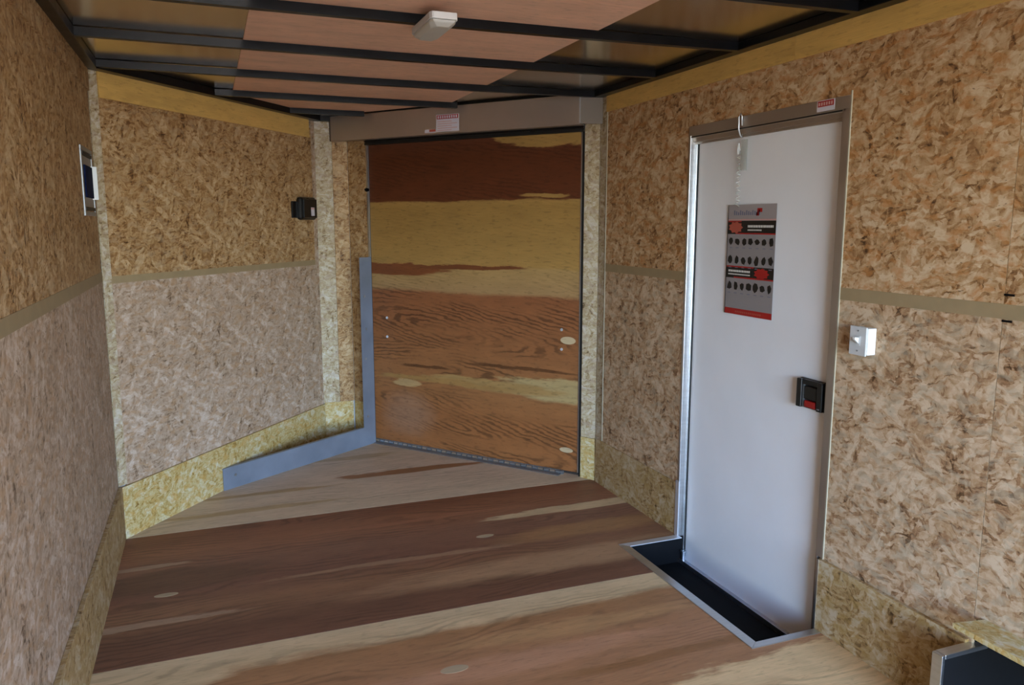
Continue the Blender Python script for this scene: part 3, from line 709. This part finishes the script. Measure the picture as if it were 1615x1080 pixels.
def heading(zlo, zhi, flip):
    band('black_band', 0, 1, zlo, zhi, 'pblack')
    mb = MB(); pr(mb, 0 if not flip else .0, .30 if not flip else .6, zhi - .012, zhi, 2, 0); pr(mb, .18, 1, zlo, zlo + .012, 2, 0); build('red_edge', mb, 'pred', ps)
    a0 = .02 if not flip else .60
    z = zlo + .008; hgt = zhi - zlo - .016
    mb = MB()
    # ragged starburst
    pts = []
    for k in range(18):
        an = 2 * math.pi * k / 18; r = 1.0 if k % 2 == 0 else .78
        pts.append(pw.P((a0 + .16 + .16 * r * math.cos(an)) * Wd, PZ0 + (z + hgt / 2 + hgt * .55 * r * math.sin(an)) * Hh, .0052))
    mb.prism(pts, pw.n * .0002); build('burst', mb, 'psalmon' if not flip else 'pred', ps)
    mb = MB()
    b0 = .44 if not flip else .06; ln = .52 if not flip else .48
    x = b0
    while x < b0 + ln - .02:
        w_ = rnd.choice((.018, .024, .03)); pr(mb, x, x + w_, zlo + hgt * .58, zlo + hgt * .78, 3, 0); x += w_ + .008
    x = b0
    while x < b0 + ln * (.55 if not flip else .95):
        w_ = rnd.choice((.016, .022)); pr(mb, x, x + w_, zlo + hgt * .30, zlo + hgt * .42, 3, 0); x += w_ + .008
    build('heading_lettering', mb, 'pwhite', ps)
heading(.735, .855, False)
heading(.335, .445, True)
def shapes(z, hgt, n_=7):
    for k in range(n_):
        c = .09 + k * (.84 / (n_ - 1)); pts = []
        m_ = rnd.choice((5, 6, 7)); ph = rnd.random() * 6
        for j in range(m_):
            an = ph + 2 * math.pi * j / m_; r = .7 + .5 * rnd.random()
            pts.append(pw.P((c + .052 * r * math.cos(an)) * Wd, PZ0 + (z + hgt * .5 * r * math.sin(an)) * Hh, .0049))
        build('product_silhouette', MB().prism(pts, pw.n * .0002), 'pblack', ps)
    for k in range(n_):
        c = .09 + k * (.84 / (n_ - 1)); build('caption_line', pr(MB(), c - .03, c + .03, z - hgt * .85, z - hgt * .77, 2, 0), 'pblue', ps)
shapes(.668, .07); shapes(.50, .085); shapes(.262, .08)
band('bottom_band', 0, 1, 0, .055, 'pred')
mb = MB()
for k in range(14): pr(mb, .24 + k * .04, .263 + k * .04, .018, .034, 2, 0)
build('footer_lettering', mb, 'psalmon', ps)
band('side_border', 0, .012, .0, 1, 'pblack', 3)

# ---------------------------------------------------------------- low opening, black lined compartment and ledge at lower right
wb = thing('storage_compartment', 'black lined compartment with aluminium edge trim low on the right wall', 'compartment', (2.1, 1.2, 0))
YB = 1.535; XB = 1.915; ZBX = .262
build('end_panel', MB().box(XB + .006, 2.5, YB, YB + .012, .0, ZBX).box(2.0765, 2.5, YB, YB + .012, ZBX, .36), 'rubber', wb, label='black end panel')  # upper block added behind the wall face to close a sunlight leak
build('edge_trim', MB().box(XB, XB + .012, YB - .022, YB + .013, 0, ZBX + .003), 'alu', wb, bevel=.002, label='upright aluminium corner strip')
build('edge_trim', MB().box(XB + .0125, 2.10, YB - .022, YB + .013, ZBX - .010, ZBX + .004), 'alu', wb, bevel=.002)
build('back_panel', MB().box(2.49, 2.5, REAR, YB, -.02, .34), 'rubber', wb)
build('base_panel', MB().box(2.075, 2.49, REAR, YB, -.02, -.005), 'rubber', wb)
lg = thing('ledge', 'strand board ledge above the black compartment at lower right', 'ledge', (2.0, 1.0, .335))
build('ledge_board', MB().prism([(1.945, REAR, .342), (2.5, REAR, .342), (2.5, 1.534, .342), (2.074, 1.534, .342), (2.074, 1.50, .342), (1.955, 1.522, .342)], (0, 0, .016)), 'osb_yellow', lg, bevel=.001, swap=True)

# ---------------------------------------------------------------- outside ground behind the trailer
build('ground', MB().box(-40, 40, -60, 20, -.75, -.7), 'ground', kind='structure', label='gravel ground outside the open rear', cat='ground')
